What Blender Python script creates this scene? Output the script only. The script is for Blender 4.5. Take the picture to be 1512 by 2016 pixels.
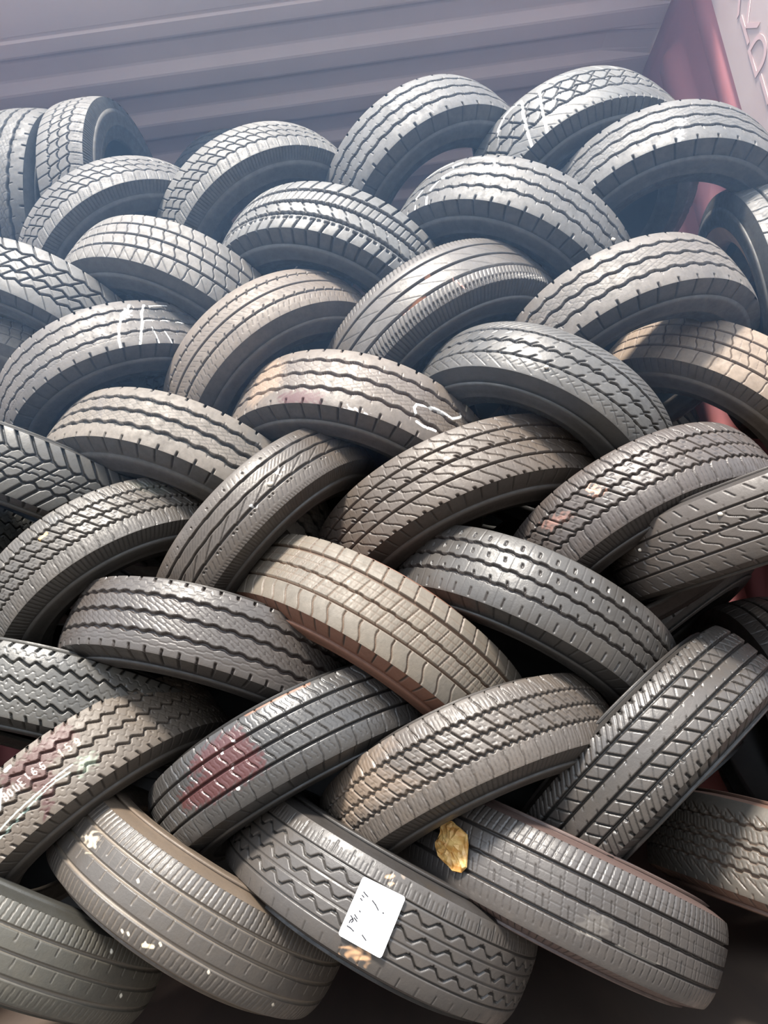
import bpy, math, random
import numpy as np
from mathutils import Vector, Matrix

for o in list(bpy.data.objects):
    bpy.data.objects.remove(o)
scene = bpy.context.scene
COL = scene.collection
random.seed(4)
rng = np.random.default_rng(4)

# ------------------------------------------------------------------ camera
EYE = Vector((0.0, 0.0, 0.47))
PITCH, ROLL = math.radians(12.0), math.radians(8.0)
_f = Vector((0, math.cos(PITCH), math.sin(PITCH)))
_u = Vector((0, -math.sin(PITCH), math.cos(PITCH)))
_r = Vector((1, 0, 0))
_ex = math.cos(ROLL) * _r - math.sin(ROLL) * _u
_ey = math.sin(ROLL) * _r + math.cos(ROLL) * _u
cam_data = bpy.data.cameras.new('camera')
cam = bpy.data.objects.new('camera', cam_data)
COL.objects.link(cam)
cam_data.lens = 26.0
cam_data.sensor_width = 36.0
cam_data.clip_start = 0.02
cam.matrix_world = Matrix(((_ex.x, _ey.x, -_f.x, EYE.x), (_ex.y, _ey.y, -_f.y, EYE.y), (_ex.z, _ey.z, -_f.z, EYE.z), (0, 0, 0, 1)))
scene.camera = cam

# ------------------------------------------------------------------ light and exposure
scene.view_settings.view_transform = 'Standard'
scene.view_settings.look = 'None'
scene.view_settings.gamma = 1.0
scene.view_settings.use_curve_mapping = False
scene.view_settings.exposure = 1.32

world = bpy.data.worlds.new('sky')
scene.world = world
world.use_nodes = True
wn = world.node_tree.nodes
wl = world.node_tree.links
wn.clear()
wo = wn.new('ShaderNodeOutputWorld')
wb = wn.new('ShaderNodeBackground')
tc = wn.new('ShaderNodeTexCoord')
sx = wn.new('ShaderNodeSeparateXYZ')
ramp = wn.new('ShaderNodeValToRGB')
wl.new(tc.outputs['Generated'], sx.inputs[0])
wl.new(sx.outputs['Z'], ramp.inputs[0])
ramp.color_ramp.elements[0].position = 0.0
ramp.color_ramp.elements[0].color = (0.34, 0.36, 0.38, 1)
ramp.color_ramp.elements[1].position = 0.42
ramp.color_ramp.elements[1].color = (0.82, 0.92, 1.06, 1)
wl.new(ramp.outputs[0], wb.inputs[0])
wb.inputs[1].default_value = 1.15
wl.new(wb.outputs[0], wo.inputs[0])

sun_data = bpy.data.lights.new('sun', 'SUN')
sun_data.energy = 4.6
sun_data.angle = math.radians(9.0)
sun_data.color = (1.0, 0.94, 0.86)
sun = bpy.data.objects.new('sun', sun_data)
COL.objects.link(sun)
_to_sun = Vector((-0.12, -0.62, 0.98)).normalized()
sun.rotation_euler = _to_sun.to_track_quat('Z', 'Y').to_euler()
sun.location = (-2, -6, 7)

# ------------------------------------------------------------------ helpers
def link(o, parent=None):
    COL.objects.link(o)
    if parent is not None:
        o.parent = parent
    return o

def grid_mesh(name, P, wrap, mat, parent=None, attrs=None, flip=False, smooth=True):
    """P: (n, m, 3) grid of points; wrap closes the first axis."""
    n, m, _ = P.shape
    me = bpy.data.meshes.new(name)
    me.vertices.add(n * m)
    me.vertices.foreach_set('co', P.reshape(-1).astype(np.float32))
    idx = np.arange(n * m).reshape(n, m)
    nxt = np.roll(idx, -1, 0) if wrap else idx[1:]
    cur = idx if wrap else idx[:-1]
    q = np.stack([cur[:, :-1], cur[:, 1:], nxt[:, 1:], nxt[:, :-1]], -1).reshape(-1, 4)
    if flip:
        q = q[:, ::-1]
    k = len(q)
    me.loops.add(k * 4)
    me.polygons.add(k)
    me.loops.foreach_set('vertex_index', q.reshape(-1).astype(np.int32))
    me.polygons.foreach_set('loop_start', np.arange(0, k * 4, 4, dtype=np.int32))
    me.polygons.foreach_set('use_smooth', np.full(k, smooth))
    for an, (kind, val) in (attrs or {}).items():
        a = me.attributes.new(an, kind, 'POINT')
        a.data.foreach_set('color' if kind == 'FLOAT_COLOR' else 'value', val.reshape(-1).astype(np.float32))
    me.update(calc_edges=True)
    me.materials.append(mat)
    return link(bpy.data.objects.new(name, me), parent)

def poly_mesh(name, verts, faces, mat, parent=None, smooth=False):
    me = bpy.data.meshes.new(name)
    me.from_pydata([tuple(v) for v in verts], [], faces)
    me.update()
    if smooth:
        for p in me.polygons:
            p.use_smooth = True
    me.materials.append(mat)
    return link(bpy.data.objects.new(name, me), parent)

def box(name, lo, hi, mat, parent=None, bevel=0.0):
    x0, y0, z0 = lo
    x1, y1, z1 = hi
    v = [(x0, y0, z0), (x1, y0, z0), (x1, y1, z0), (x0, y1, z0), (x0, y0, z1), (x1, y0, z1), (x1, y1, z1), (x0, y1, z1)]
    f = [(3, 2, 1, 0), (4, 5, 6, 7), (0, 1, 5, 4), (1, 2, 6, 5), (2, 3, 7, 6), (3, 0, 4, 7)]
    o = poly_mesh(name, v, f, mat, parent)
    if bevel:
        b = o.modifiers.new('bevel', 'BEVEL')
        b.width = bevel
        b.segments = 2
    return o

def tag(o, label=None, cat=None, group=None, kind=None):
    for k, v in (('label', label), ('category', cat), ('group', group), ('kind', kind)):
        if v:
            o[k] = v
    return o

class NT:
    def __init__(self, name):
        self.m = bpy.data.materials.new(name)
        self.m.use_nodes = True
        self.t = self.m.node_tree
        self.b = self.t.nodes['Principled BSDF']
    def n(self, typ, **kw):
        x = self.t.nodes.new(typ)
        for k, v in kw.items():
            if k in x.inputs.keys():
                x.inputs[k].default_value = v
            else:
                setattr(x, k, v)
        return x
    def l(self, a, b):
        self.t.links.new(a, b)
    def noise(self, scale, detail=4, vec=None, rough=0.6):
        x = self.n('ShaderNodeTexNoise')
        x.inputs['Scale'].default_value = scale
        x.inputs['Detail'].default_value = detail
        x.inputs['Roughness'].default_value = rough
        if vec is not None:
            self.l(vec, x.inputs['Vector'])
        return x.outputs[0]
    def mix(self, fac, a, b):
        x = self.n('ShaderNodeMix', data_type='RGBA')
        for sock, v in ((x.inputs[0], fac), (x.inputs[6], a), (x.inputs[7], b)):
            if hasattr(v, 'links'):
                self.l(v, sock)
            elif isinstance(v, (int, float)):
                sock.default_value = v
            else:
                sock.default_value = (*v, 1) if len(v) == 3 else v
        return x.outputs[2]
    def rng(self, v, a, b, c, d):
        x = self.n('ShaderNodeMapRange')
        self.l(v, x.inputs[0])
        for i, k in enumerate((a, b, c, d)):
            x.inputs[i + 1].default_value = k
        return x.outputs[0]

# ------------------------------------------------------------------ materials
def rubber(name, base, dust, amount, groove, rough=0.6, seed=0.0):
    """dusty rubber with dirt in the grooves and paint, mud and reflection marks."""
    w = NT(name)
    tcn = w.n('ShaderNodeTexCoord').outputs['Object']
    mp = w.n('ShaderNodeMapping')
    mp.inputs['Location'].default_value = (seed, seed * 0.7, seed * 1.3)
    w.l(tcn, mp.inputs[0])
    v = mp.outputs[0]
    n1 = w.noise(7, 5, v, 0.65)
    n2 = w.noise(55, 4, v, 0.7)
    n3 = w.noise(420, 2, v)
    f1 = w.rng(n1, 0.32, 0.68, max(0.0, amount - 0.28), min(1.0, amount + 0.28))
    c = w.mix(f1, base, dust)
    c2 = w.mix(w.rng(n2, 0.35, 0.7, 0.0, 0.45), c, tuple(0.62 * x for x in base))
    c3 = w.mix(w.rng(n3, 0.62, 0.8, 0.0, 0.35), c2, tuple(min(1, 1.35 * x) for x in dust))
    ga = w.n('ShaderNodeAttribute', attribute_name='groove')
    c4 = w.mix(ga.outputs['Fac'], c3, groove)
    ma = w.n('ShaderNodeAttribute', attribute_name='mark')
    c5 = w.mix(ma.outputs['Alpha'], c4, ma.outputs['Color'])
    w.l(c5, w.b.inputs['Base Color'])
    w.l(w.rng(n2, 0.3, 0.7, max(0.2, rough - 0.12), min(1, rough + 0.15)), w.b.inputs['Roughness'])
    w.b.inputs['Specular IOR Level'].default_value = 0.55
    bp = w.n('ShaderNodeBump')
    bp.inputs['Strength'].default_value = 0.35
    bp.inputs['Distance'].default_value = 0.002
    w.l(n2, bp.inputs['Height'])
    w.l(bp.outputs[0], w.b.inputs['Normal'])
    return w.m

def plain(name, base, second=None, scale=8.0, rough=0.6, amt=0.6, bump=0.0, metallic=0.0, streak=None):
    w = NT(name)
    tcn = w.n('ShaderNodeTexCoord').outputs['Object']
    v = tcn
    if streak:
        mp = w.n('ShaderNodeMapping')
        mp.inputs['Scale'].default_value = streak
        w.l(tcn, mp.inputs[0])
        v = mp.outputs[0]
    n1 = w.noise(scale, 6, v, 0.65)
    c = w.mix(w.rng(n1, 0.35, 0.68, 0, amt), base, second or base)
    w.l(c, w.b.inputs['Base Color'])
    w.b.inputs['Roughness'].default_value = rough
    w.b.inputs['Metallic'].default_value = metallic
    if bump:
        bp = w.n('ShaderNodeBump')
        bp.inputs['Strength'].default_value = bump
        bp.inputs['Distance'].default_value = 0.003
        w.l(w.noise(scale * 6, 4, v), bp.inputs['Height'])
        w.l(bp.outputs[0], w.b.inputs['Normal'])
    return w.m

M_ROOF = plain('faded_mauve_roof_paint', (0.90, 0.79, 0.81), (0.78, 0.70, 0.745), 2.2, 0.5, 0.7)
M_WALL = plain('oxide_red_wall_paint', (0.50, 0.19, 0.20), (0.38, 0.15, 0.17), 3.0, 0.5, 0.7)
M_POST = plain('faded_pink_post_paint', (0.62, 0.50, 0.48), (0.50, 0.36, 0.36), 5.0, 0.5, 0.5)
M_STENCIL = plain('pale_pink_stencil_paint', (0.72, 0.52, 0.51), (0.66, 0.46, 0.46), 30.0, 0.55)
M_FLOOR = plain('worn_plywood_floor', (0.085, 0.06, 0.045), (0.045, 0.035, 0.03), 5.0, 0.75, 0.8, 0.3, streak=(1, 0.15, 1))
M_GROUND = plain('dusty_yard_ground', (0.10, 0.085, 0.07), (0.065, 0.055, 0.046), 1.5, 0.9, 0.7, 0.3)
M_LINER = plain('dark_inner_liner', (0.025, 0.025, 0.027), (0.04, 0.038, 0.036), 9.0, 0.6)
M_STEEL = plain('dark_sill_steel', (0.16, 0.12, 0.10), (0.09, 0.06, 0.05), 9.0, 0.6)

# ------------------------------------------------------------------ the container
FLOOR_Z, ROOF_Z = -0.236, 2.47
XL, XR = -1.235, 1.135
Y_DOOR, Y_BACK = 1.42, 7.3

box('floor', (XL - 0.05, Y_DOOR, FLOOR_Z - 0.06), (XR + 0.05, Y_BACK, FLOOR_Z), M_FLOOR)['kind'] = 'structure'
box('trim_1', (XL - 0.1, Y_DOOR - 0.05, FLOOR_Z - 0.16), (XR + 0.1, Y_DOOR, FLOOR_Z - 0.002), M_STEEL, bevel=0.004)['kind'] = 'structure'

def trapezoid(t, flat=0.30, slope=0.2):
    """0..1 profile of one corrugation over t in 0..1"""
    t = np.mod(t, 1.0)
    up = np.clip((t - 0.0) / slope, 0, 1)
    down = np.clip((t - (slope + flat)) / slope, 0, 1)
    return up - down

def corrugated_roof():
    ys = [Y_DOOR + 0.18, 1.86]
    pitch, y = 0.209, 1.86
    prof = [(Y_DOOR + 0.16, 0.0), (1.85, 0.0), (1.856, 0.006), (1.868, 0.006), (1.874, 0.0)]
    y = 1.90
    while y < Y_BACK:
        for t, h in ((0.0, 0.0), (0.10, 0.0), (0.14, 0.002), (0.26, 0.020), (0.30, 0.022), (0.60, 0.022), (0.64, 0.020), (0.78, 0.002), (0.82, 0.0), (0.999, 0.0)):
            prof.append((y + t * pitch, h))
        y += pitch
    prof = [p for p in prof if p[0] < Y_BACK]
    P = np.zeros((len(prof), 13, 3))
    xs = np.linspace(XL - 0.06, XR + 0.06, 13)
    for i, (yy, h) in enumerate(prof):
        edge = np.clip((np.minimum(xs - XL, XR - xs) + 0.02) / 0.10, 0, 1)
        P[i, :, 0] = xs
        P[i, :, 1] = yy
        P[i, :, 2] = ROOF_Z + h * edge
    o = grid_mesh('ceiling', P, False, M_ROOF, smooth=False)
    s = o.modifiers.new('thickness', 'SOLIDIFY')
    s.thickness = 0.004
    s.offset = 1 if o.data.polygons[0].normal.z > 0 else -1
    o['kind'] = 'structure'
corrugated_roof()

def corrugated_side(name, x, sign):
    pitch, depth = 0.278, 0.036
    ys = []
    y = 1.74
    while y < Y_BACK:
        for t in (0.0, 0.06, 0.12, 0.20, 0.28, 0.40, 0.53, 0.61, 0.69, 0.76, 0.85):
            if y + t * pitch < Y_BACK:
                ys.append(y + t * pitch)
        y += pitch
    ys = np.array(ys)
    zs = np.concatenate([np.linspace(FLOOR_Z, ROOF_Z - 0.22, 6), np.linspace(ROOF_Z - 0.20, ROOF_Z - 0.06, 10), [ROOF_Z]])
    t = np.mod((ys - 1.74) / pitch, 1.0)
    h = np.clip((t - 0.12) / 0.16, 0, 1) - np.clip((t - 0.53) / 0.16, 0, 1)
    P = np.zeros((len(ys), len(zs), 3))
    top = ROOF_Z - 0.10
    c = np.abs(t - 0.405) / 0.30
    for j, z in enumerate(zs):
        fade = np.clip((top - 0.10 * np.clip(c, 0, 1) ** 2 - z) / 0.05, 0, 1)
        fade = fade * fade * (3 - 2 * fade)
        P[:, j, 0] = x - sign * depth * h * fade + sign * 0.03
        P[:, j, 1] = ys
        P[:, j, 2] = z
    o = grid_mesh(name, P, False, M_WALL, smooth=True)
    s = o.modifiers.new('thickness', 'SOLIDIFY')
    s.thickness = 0.003
    nx = o.data.polygons[0].normal.x
    s.offset = 1 if nx * sign > 0 else -1
    o['kind'] = 'structure'
corrugated_side('wall_right', XR, 1)
corrugated_side('wall_left', XL, -1)
box('wall_back', (XL - 0.04, Y_BACK, FLOOR_Z), (XR + 0.04, Y_BACK + 0.03, ROOF_Z), M_WALL)['kind'] = 'structure'

def post(name, x, sign):
    # J-shaped door post: a flat inner face with a folded return along its inner edge
    y0, y1 = Y_DOOR - 0.02, 1.785
    pts = [(0.0, y0), (0.0, y1), (0.022, y1 + 0.022), (0.06, y1 + 0.045), (0.10, y1 + 0.045), (0.10, y0)]
    v, f = [], []
    for z in (FLOOR_Z - 0.1, ROOF_Z + 0.02):
        for a, b in pts:
            v.append((x + sign * a - sign * 0.01, b, z))
    n = len(pts)
    for i in range(n):
        j = (i + 1) % n
        f.append((i, j, n + j, n + i) if sign < 0 else (j, i, n + i, n + j))
    f.append(tuple(range(n)))
    f.append(tuple(range(2 * n - 1, n - 1, -1)))
    o = poly_mesh(name, v, f, M_POST)
    o['kind'] = 'structure'
    return o
post_r = post('trim_2', XR, 1)
post('trim_3', XL, -1)

# stencilled letters running down the right-hand post
def letter(ch, y, z, size):
    cu = bpy.data.curves.new('stencil_letter', 'FONT')
    cu.body = ch
    cu.size = size
    cu.extrude = 0.0006
    cu.align_x = 'CENTER'
    cu.align_y = 'CENTER'
    tmp = bpy.data.objects.new('stencil_letter', cu)
    COL.objects.link(tmp)
    dg = bpy.context.evaluated_depsgraph_get()
    me = bpy.data.meshes.new_from_object(tmp.evaluated_get(dg))
    bpy.data.objects.remove(tmp)
    me.materials.clear()
    me.materials.append(M_STENCIL)
    o = bpy.data.objects.new('stencil_letter', me)
    link(o, post_r)
    # faces -X, reading upright; text +X runs towards -Y (to the viewer's right)
    o.matrix_world = Matrix(((0, 0, -1, XR - 0.0115), (-1, 0, 0, y), (0, 1, 0, z), (0, 0, 0, 1)))
for ch, z in (('X', 2.075), ('K', 1.978), ('D', 1.881), ('L', 1.784)):
    letter(ch, 1.655, z, 0.125)

box('ground', (-30, -40, -1.5), (30, 30, -1.42), M_GROUND)['kind'] = 'structure'

# ------------------------------------------------------------------ tyres
def tri(t):
    t = np.mod(t, 1.0)
    return 4 * np.abs(t - 0.5) - 1
WAVES = {
    'sin': lambda t: np.sin(2 * np.pi * t),
    'zig': lambda t: tri(t),
    'trap': lambda t: np.clip(tri(t) * 1.9, -1, 1),
    'step': lambda t: np.clip(tri(t) * 4.5, -1, 1),
    'stair': lambda t: np.clip(np.interp(np.mod(t, 1.0), (0, .55, .7, .9, 1), (-1, 1, 1.1, -1.1, -1)), -1, 1),
    'saw': lambda t: 1 - 2 * np.mod(t, 1.0) ** 0.6,
}

def tread_pattern(S, V, spec, q, circ):
    """depth in metres and dirt mask of a tread, from circumferential grooves (G) and crosswise cuts (X)"""
    D = np.zeros_like(S)
    Gm = np.zeros_like(S)
    mm = 0.001 * q
    half = 0.075 * q
    def period(p):
        return circ / max(1, round(circ / (p * mm)))
    for e in spec:
        if e[0] == 'G':
            _, v0, wd, dp, amp, pit, shp, ph = e
            P = period(pit)
            line = v0 * half + amp * mm * WAVES[shp](S / P + ph)
            m = np.clip((wd * mm / 2 - np.abs(V * half - line)) / (1.3 * mm) + 0.5, 0, 1)
        else:
            _, v1, v2, pit, wd, dp, sl, ph = e[:8]
            bend = e[8] if len(e) > 8 else 0.0
            P = period(pit)
            vc = 0.5 * (v1 + v2)
            x = (V - vc) / max(1e-6, (v2 - v1))
            ds = np.mod(S - P * ph - sl * (V - vc) * half - bend * mm * np.sin(2 * np.pi * x) + P / 2, P) - P / 2
            ds = np.abs(ds) / math.sqrt(1 + sl * sl)
            m = np.clip((wd * mm / 2 - ds) / (1.2 * mm) + 0.5, 0, 1)
            m = m * np.clip((V - v1) / 0.03 + 0.5, 0, 1) * np.clip((v2 - V) / 0.03 + 0.5, 0, 1)
        D = np.maximum(D, dp * mm * m)
        Gm = np.maximum(Gm, m * min(1.0, 0.55 + dp * 0.09))
    return D, Gm

def paint(S, A, marks):
    """chalk, mud, paint, dark patches and reflections as (colour, alpha) over the tread surface; S, A in metres"""
    out = np.zeros(S.shape + (4,))
    for kind, rgb, wd, pts in marks:
        p = np.array(pts)
        if kind == 'line':
            best = np.full(S.shape, 9.0)
            for a, b in zip(p[:-1], p[1:]):
                ab = b - a
                t = np.clip(((S - a[0]) * ab[0] + (A - a[1]) * ab[1]) / max(1e-12, ab @ ab), 0, 1)
                best = np.minimum(best, np.hypot(S - a[0] - t * ab[0], A - a[1] - t * ab[1]))
            m = np.clip((wd / 2 - best) / 0.0012 + 0.5, 0, 1)
        else:
            inside = np.zeros(S.shape, bool)
            best = np.full(S.shape, 9.0)
            for a, b in zip(p, np.roll(p, -1, 0)):
                c = (a[1] > A) != (b[1] > A)
                den = b[1] - a[1] if abs(b[1] - a[1]) > 1e-9 else 1e-9
                inside ^= c & (S < (b[0] - a[0]) * (A - a[1]) / den + a[0])
                ab = b - a
                t = np.clip(((S - a[0]) * ab[0] + (A - a[1]) * ab[1]) / max(1e-12, ab @ ab), 0, 1)
                best = np.minimum(best, np.hypot(S - a[0] - t * ab[0], A - a[1] - t * ab[1]))
            sd = np.where(inside, best, -best)
            wob = 0.004 * np.sin(S * 410 + 3 * np.sin(A * 230)) + 0.003 * np.sin(A * 530 + S * 190)
            m = np.clip((sd + wob) / max(0.002, wd) + 0.3, 0, 1)
        al = m * (rgb[3] if len(rgb) > 3 else 1.0)
        out[..., :3] = np.where((al > out[..., 3])[..., None], np.array(rgb[:3]), out[..., :3])
        out[..., 3] = np.maximum(out[..., 3], al)
    return out

def theta_grid(R, dense_deg, step):
    td = math.radians(dense_deg)
    nd = int(2 * td * R / step)
    a = np.linspace(-td, td, nd)
    nc = int((2 * math.pi - 2 * td) * R / 0.010)
    b = np.linspace(td, 2 * math.pi - td, nc + 2)[1:-1]
    return np.concatenate([a, b])

def crown_drop(v, q, rnd):
    av = np.abs(v)
    return q * (rnd * av ** 3 + 0.10 * 0.075 * np.maximum(0, av - 0.97))

SIDE = [(1.0, None), (1.06, 0.012), (1.12, 0.026), (1.165, 0.042)]

def make_tyre(name, c, nrm, R, wt, spec, mat, side_mat, label, marks=(), lugs=None, lug_sides=(1,), rnd=0.008, dense=70, step=0.0015, bead_mat=None):
    c = Vector(c)
    n = Vector(nrm).normalized()
    f = EYE - c
    r0 = (f - f.dot(n) * n).normalized()
    t0 = r0.cross(n)
    root = bpy.data.objects.new(name, None)
    root.empty_display_size = 0.1
    link(root)
    root.matrix_world = Matrix(((r0.x, t0.x, -n.x, c.x), (r0.y, t0.y, -n.y, c.y), (r0.z, t0.z, -n.z, c.z), (0, 0, 0, 1)))
    tag(root, label, 'tyre', 'used tyres laced into a stack inside the container')
    q = wt / 0.075
    th = theta_grid(R, dense, step)
    vv = np.linspace(-1, 1, 100)
    TT, VV = np.meshgrid(th, vv, indexing='ij')
    Ssig = np.where(TT > math.pi, TT - 2 * math.pi, TT) * R
    D, G = tread_pattern(TT * R, VV, spec, q, 2 * math.pi * R)
    rad = R - crown_drop(VV, q, rnd) - D
    P = np.stack([rad * np.cos(TT), rad * np.sin(TT), -VV * wt], -1)
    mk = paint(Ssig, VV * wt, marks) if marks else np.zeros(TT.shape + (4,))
    grid_mesh('tread', P, True, mat, root, {'groove': ('FLOAT', G), 'mark': ('FLOAT_COLOR', mk)}, flip=False)
    # side walls: shoulder, bulge, rim-protector ring and bead
    edge = float(crown_drop(np.array([1.0]), q, rnd)[0])
    H = R * 0.385
    prof = [(1.0, R - edge), (1.05, R - edge - 0.010 * q), (1.10, R - edge - 0.022 * q), (1.14, R - edge - 0.036 * q), (1.145, R - edge - 0.039 * q), (1.165, R - edge - 0.041 * q),
            (1.20, R - 0.26 * H - edge), (1.235, R - 0.42 * H), (1.24, R - 0.50 * H), (1.235, R - 0.58 * H), (1.225, R - 0.66 * H), (1.235, R - 0.675 * H), (1.235, R - 0.70 * H), (1.20, R - 0.715 * H),
            (1.14, R - 0.80 * H), (1.08, R - 0.88 * H), (1.03, R - 0.93 * H), (1.02, R - 0.97 * H), (0.96, R - H), (0.88, R - H)]
    for sg in (1, -1):
        ths = th if (lugs and sg in lug_sides) else th[::3]
        pr = np.array(prof)
        ax = np.repeat((pr[:, 0] * wt)[None], len(ths), 0)
        rr = np.repeat(pr[:, 1][None], len(ths), 0)
        if lugs and sg in lug_sides:
            pit, wd, dp = lugs
            Pd = 2 * math.pi * R / round(2 * math.pi * R / (pit * 0.001 * q))
            fine = np.linspace(0, 1, 9)
            pr2 = np.concatenate([np.stack([np.interp(fine, np.linspace(0, 1, 4), pr[:4, 0]), np.interp(fine, np.linspace(0, 1, 4), pr[:4, 1])], 1), pr[4:]])
            ax = np.repeat((pr2[:, 0] * wt)[None], len(ths), 0)
            rr = np.repeat(pr2[:, 1][None], len(ths), 0)
            ds = np.abs(np.mod(ths * R + Pd / 2, Pd) - Pd / 2)
            m = np.clip((wd * 0.001 * q / 2 - ds) / (0.0012 * q) + 0.5, 0, 1)
            w8 = np.zeros(len(pr2))
            w8[0:9] = (0.9, 1, 1, 1, 1, 1, 1, 0.8, 0.1)
            rr = rr - m[:, None] * w8[None] * dp * 0.001 * q
            ax = ax - m[:, None] * w8[None] * dp * 0.0006 * q
            g = m[:, None] * w8[None]
        else:
            g = np.zeros_like(rr)
        Pn = np.stack([rr * np.cos(ths)[:, None], rr * np.sin(ths)[:, None], -sg * ax], -1)
        grid_mesh('sidewall', Pn, True, side_mat, root, {'groove': ('FLOAT', g), 'mark': ('FLOAT_COLOR', np.zeros(g.shape + (4,)))}, flip=(sg < 0))
    tl = np.linspace(0, 2 * math.pi, 121)[:-1]
    lin = [(0.88, R - H), (0.93, R - 0.93 * H), (1.07, R - 0.7 * H), (1.12, R - 0.5 * H), (1.06, R - 0.3 * H), (0.85, R - 0.17 * H)]
    lin = lin + [(0.4, R - 0.14 * H), (-0.4, R - 0.14 * H)] + [(-a, b) for a, b in reversed(lin)]
    la = np.array(lin)
    Pl = np.stack([la[None, :, 1] * np.cos(tl)[:, None], la[None, :, 1] * np.sin(tl)[:, None], -np.repeat((la[:, 0] * wt)[None], len(tl), 0)], -1)
    grid_mesh('inner_liner', Pl, True, M_LINER, root, flip=False)
    if bead_mat:
        bl = [(1.225, R - 0.70 * H), (1.20, R - 0.76 * H), (1.17, R - 0.80 * H), (1.115, R - 0.88 * H), (1.07, R - 0.93 * H), (1.05, R - 0.98 * H), (0.97, R - 1.025 * H), (0.87, R - 1.025 * H), (0.6, R - 1.0 * H)]
        ba = np.array(bl)
        Pb = np.stack([ba[None, :, 1] * np.cos(tl)[:, None], ba[None, :, 1] * np.sin(tl)[:, None], -np.repeat((ba[:, 0] * wt)[None], len(tl), 0)], -1)
        o = grid_mesh('bead', Pb, True, bead_mat, root, flip=False)
        o['label'] = 'dusty brown bead ring'
    return root

# pattern building blocks: G(centre, width mm, depth mm, wave mm, pitch mm, shape, phase); X(from, to, pitch, width, depth, slope, phase, bend)
def G(v, w=7, d=7, a=0.0, p=40, s='sin', ph=0.0):
    return ('G', v, w, d, a, p, s, ph)
def X(a, b, p, w=2, d=3, sl=0.0, ph=0.0, bend=0.0):
    return ('X', a, b, p, w, d, sl, ph, bend)

def ribs_wavy(p=42, w=8, amp=2.0, ph=0.0, zig=True, vs=(-.5, 0, .5)):
    L = [G(v, w, 8, amp, p, 'trap', ph + 0.13 * i) for i, v in enumerate(vs)]
    L += [X(.86, 1.05, p, 4, 7, 0, .1), X(-1.05, -.88, p, 4, 7, 0, .1), X(.52, .66, p, 1.6, 3, .2, .45), X(-.66, -.52, p, 1.6, 3, .2, .45)]
    if zig:
        for a, b in ((-.44, -.06), (.06, .44)):
            L += [X(a, b, p / 2, 1.2, 1.2, .9, .2, 5.0), X(a + .1, b - .08, p / 2, 1.2, 1.0, -2.2, .6)]
    else:
        for a, b in ((-.46, -.36), (-.14, -.04), (.04, .14), (.36, .46)):
            L += [X(a, b, p / 2, 1.6, 2, .3, .3)]
    return L

def blocks_hex(p=34):
    L = [G(-.42, 4.5, 7, 3.0, p, 'trap', 0), G(0.0, 4.0, 7, 3.0, p, 'trap', .5), G(.42, 4.5, 7, 3.0, p, 'trap', 0)]
    L += [X(-.46, 0, p, 3, 6, .55, .25), X(0, .46, p, 3, 6, .55, .75), X(-1, -.46, p, 2.5, 5, .3, .5), X(.5, 1.02, p, 2, 4, -.2, .0)]
    L += [X(.62, .9, p / 3, 1.2, 1.2, -.2, .2)]
    return L

def blocks_box(p=34, w=5):
    L = [G(-.46, w, 8, 2.2, p / 2, 'trap', 0), G(0, w, 8, 2.2, p / 2, 'trap', .3), G(.44, w, 8, 2.2, p / 2, 'trap', .6)]
    L += [X(-.46, 0, p, 2.6, 7, .7, .2), X(0, .44, p, 2.6, 7, .7, .55), X(-1.02, -.5, p, 2.2, 5, .25, .0, 2), X(.5, 1.02, p, 2, 4, -.15, .2, 2)]
    L += [X(-.9, -.55, p / 4, 1.2, 1.5, .1, .12), X(.55, .95, p / 4, 1.2, 1.5, -.1, .12)]
    for a, b, h in ((-.36, -.12, .7), (.1, .34, .05)):
        L += [X(a, b, p, 1.2, 1.6, .7, h), X(a + .03, a + .08, p, 9, 1.2, 0, h + .12), X(b - .08, b - .03, p, 9, 1.2, 0, h - .12)]
    return L

def bricks(p=35, sip=0):
    L = [G(-.48, 4.5, 8), G(0, 4.5, 8), G(.48, 4.5, 8)]
    L += [X(-1.02, -.48, p, 2.2, 4, .35, .1, 3), X(-.48, 0, p, 2.2, 5, .25, .4, 3), X(0, .48, p, 2.2, 5, .25, .75, 3), X(.48, 1.05, p, 2.2, 4, -.2, .15, 2)]
    if sip:
        for a, b, h in ((-.9, -.58, .1), (-.4, -.08, .4), (.08, .4, .75), (.6, .85, .15)):
            L += [X(a, b, p, 1.3, 1.5, .2, h + .33, 2), X(a, b, p, 1.3, 1.5, .2, h + .66, 2)]
    return L

def trapezoids(p=35, w=5.5):
    L = [G(v, w, 9, 4.6, p, 'stair', .15 * i) for i, v in enumerate((-.5, 0, .5))]
    L += [G(v, 1.4, 2, 4.0, p * .62, 'trap', .3 * i) for i, v in enumerate((-.75, -.25, .25, .75))]
    L += [X(.86, 1.08, p * .85, 4.5, 7, .5, .2), X(-1.08, -.86, p * .85, 4.5, 7, -.5, .2)]
    L += [X(v, v + .06, p, 2.2, 3, .3, h) for v, h in ((-.62, .2), (-.43, .7), (-.12, .3), (.07, .8), (.38, .4), (.57, .9))]
    return L

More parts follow.
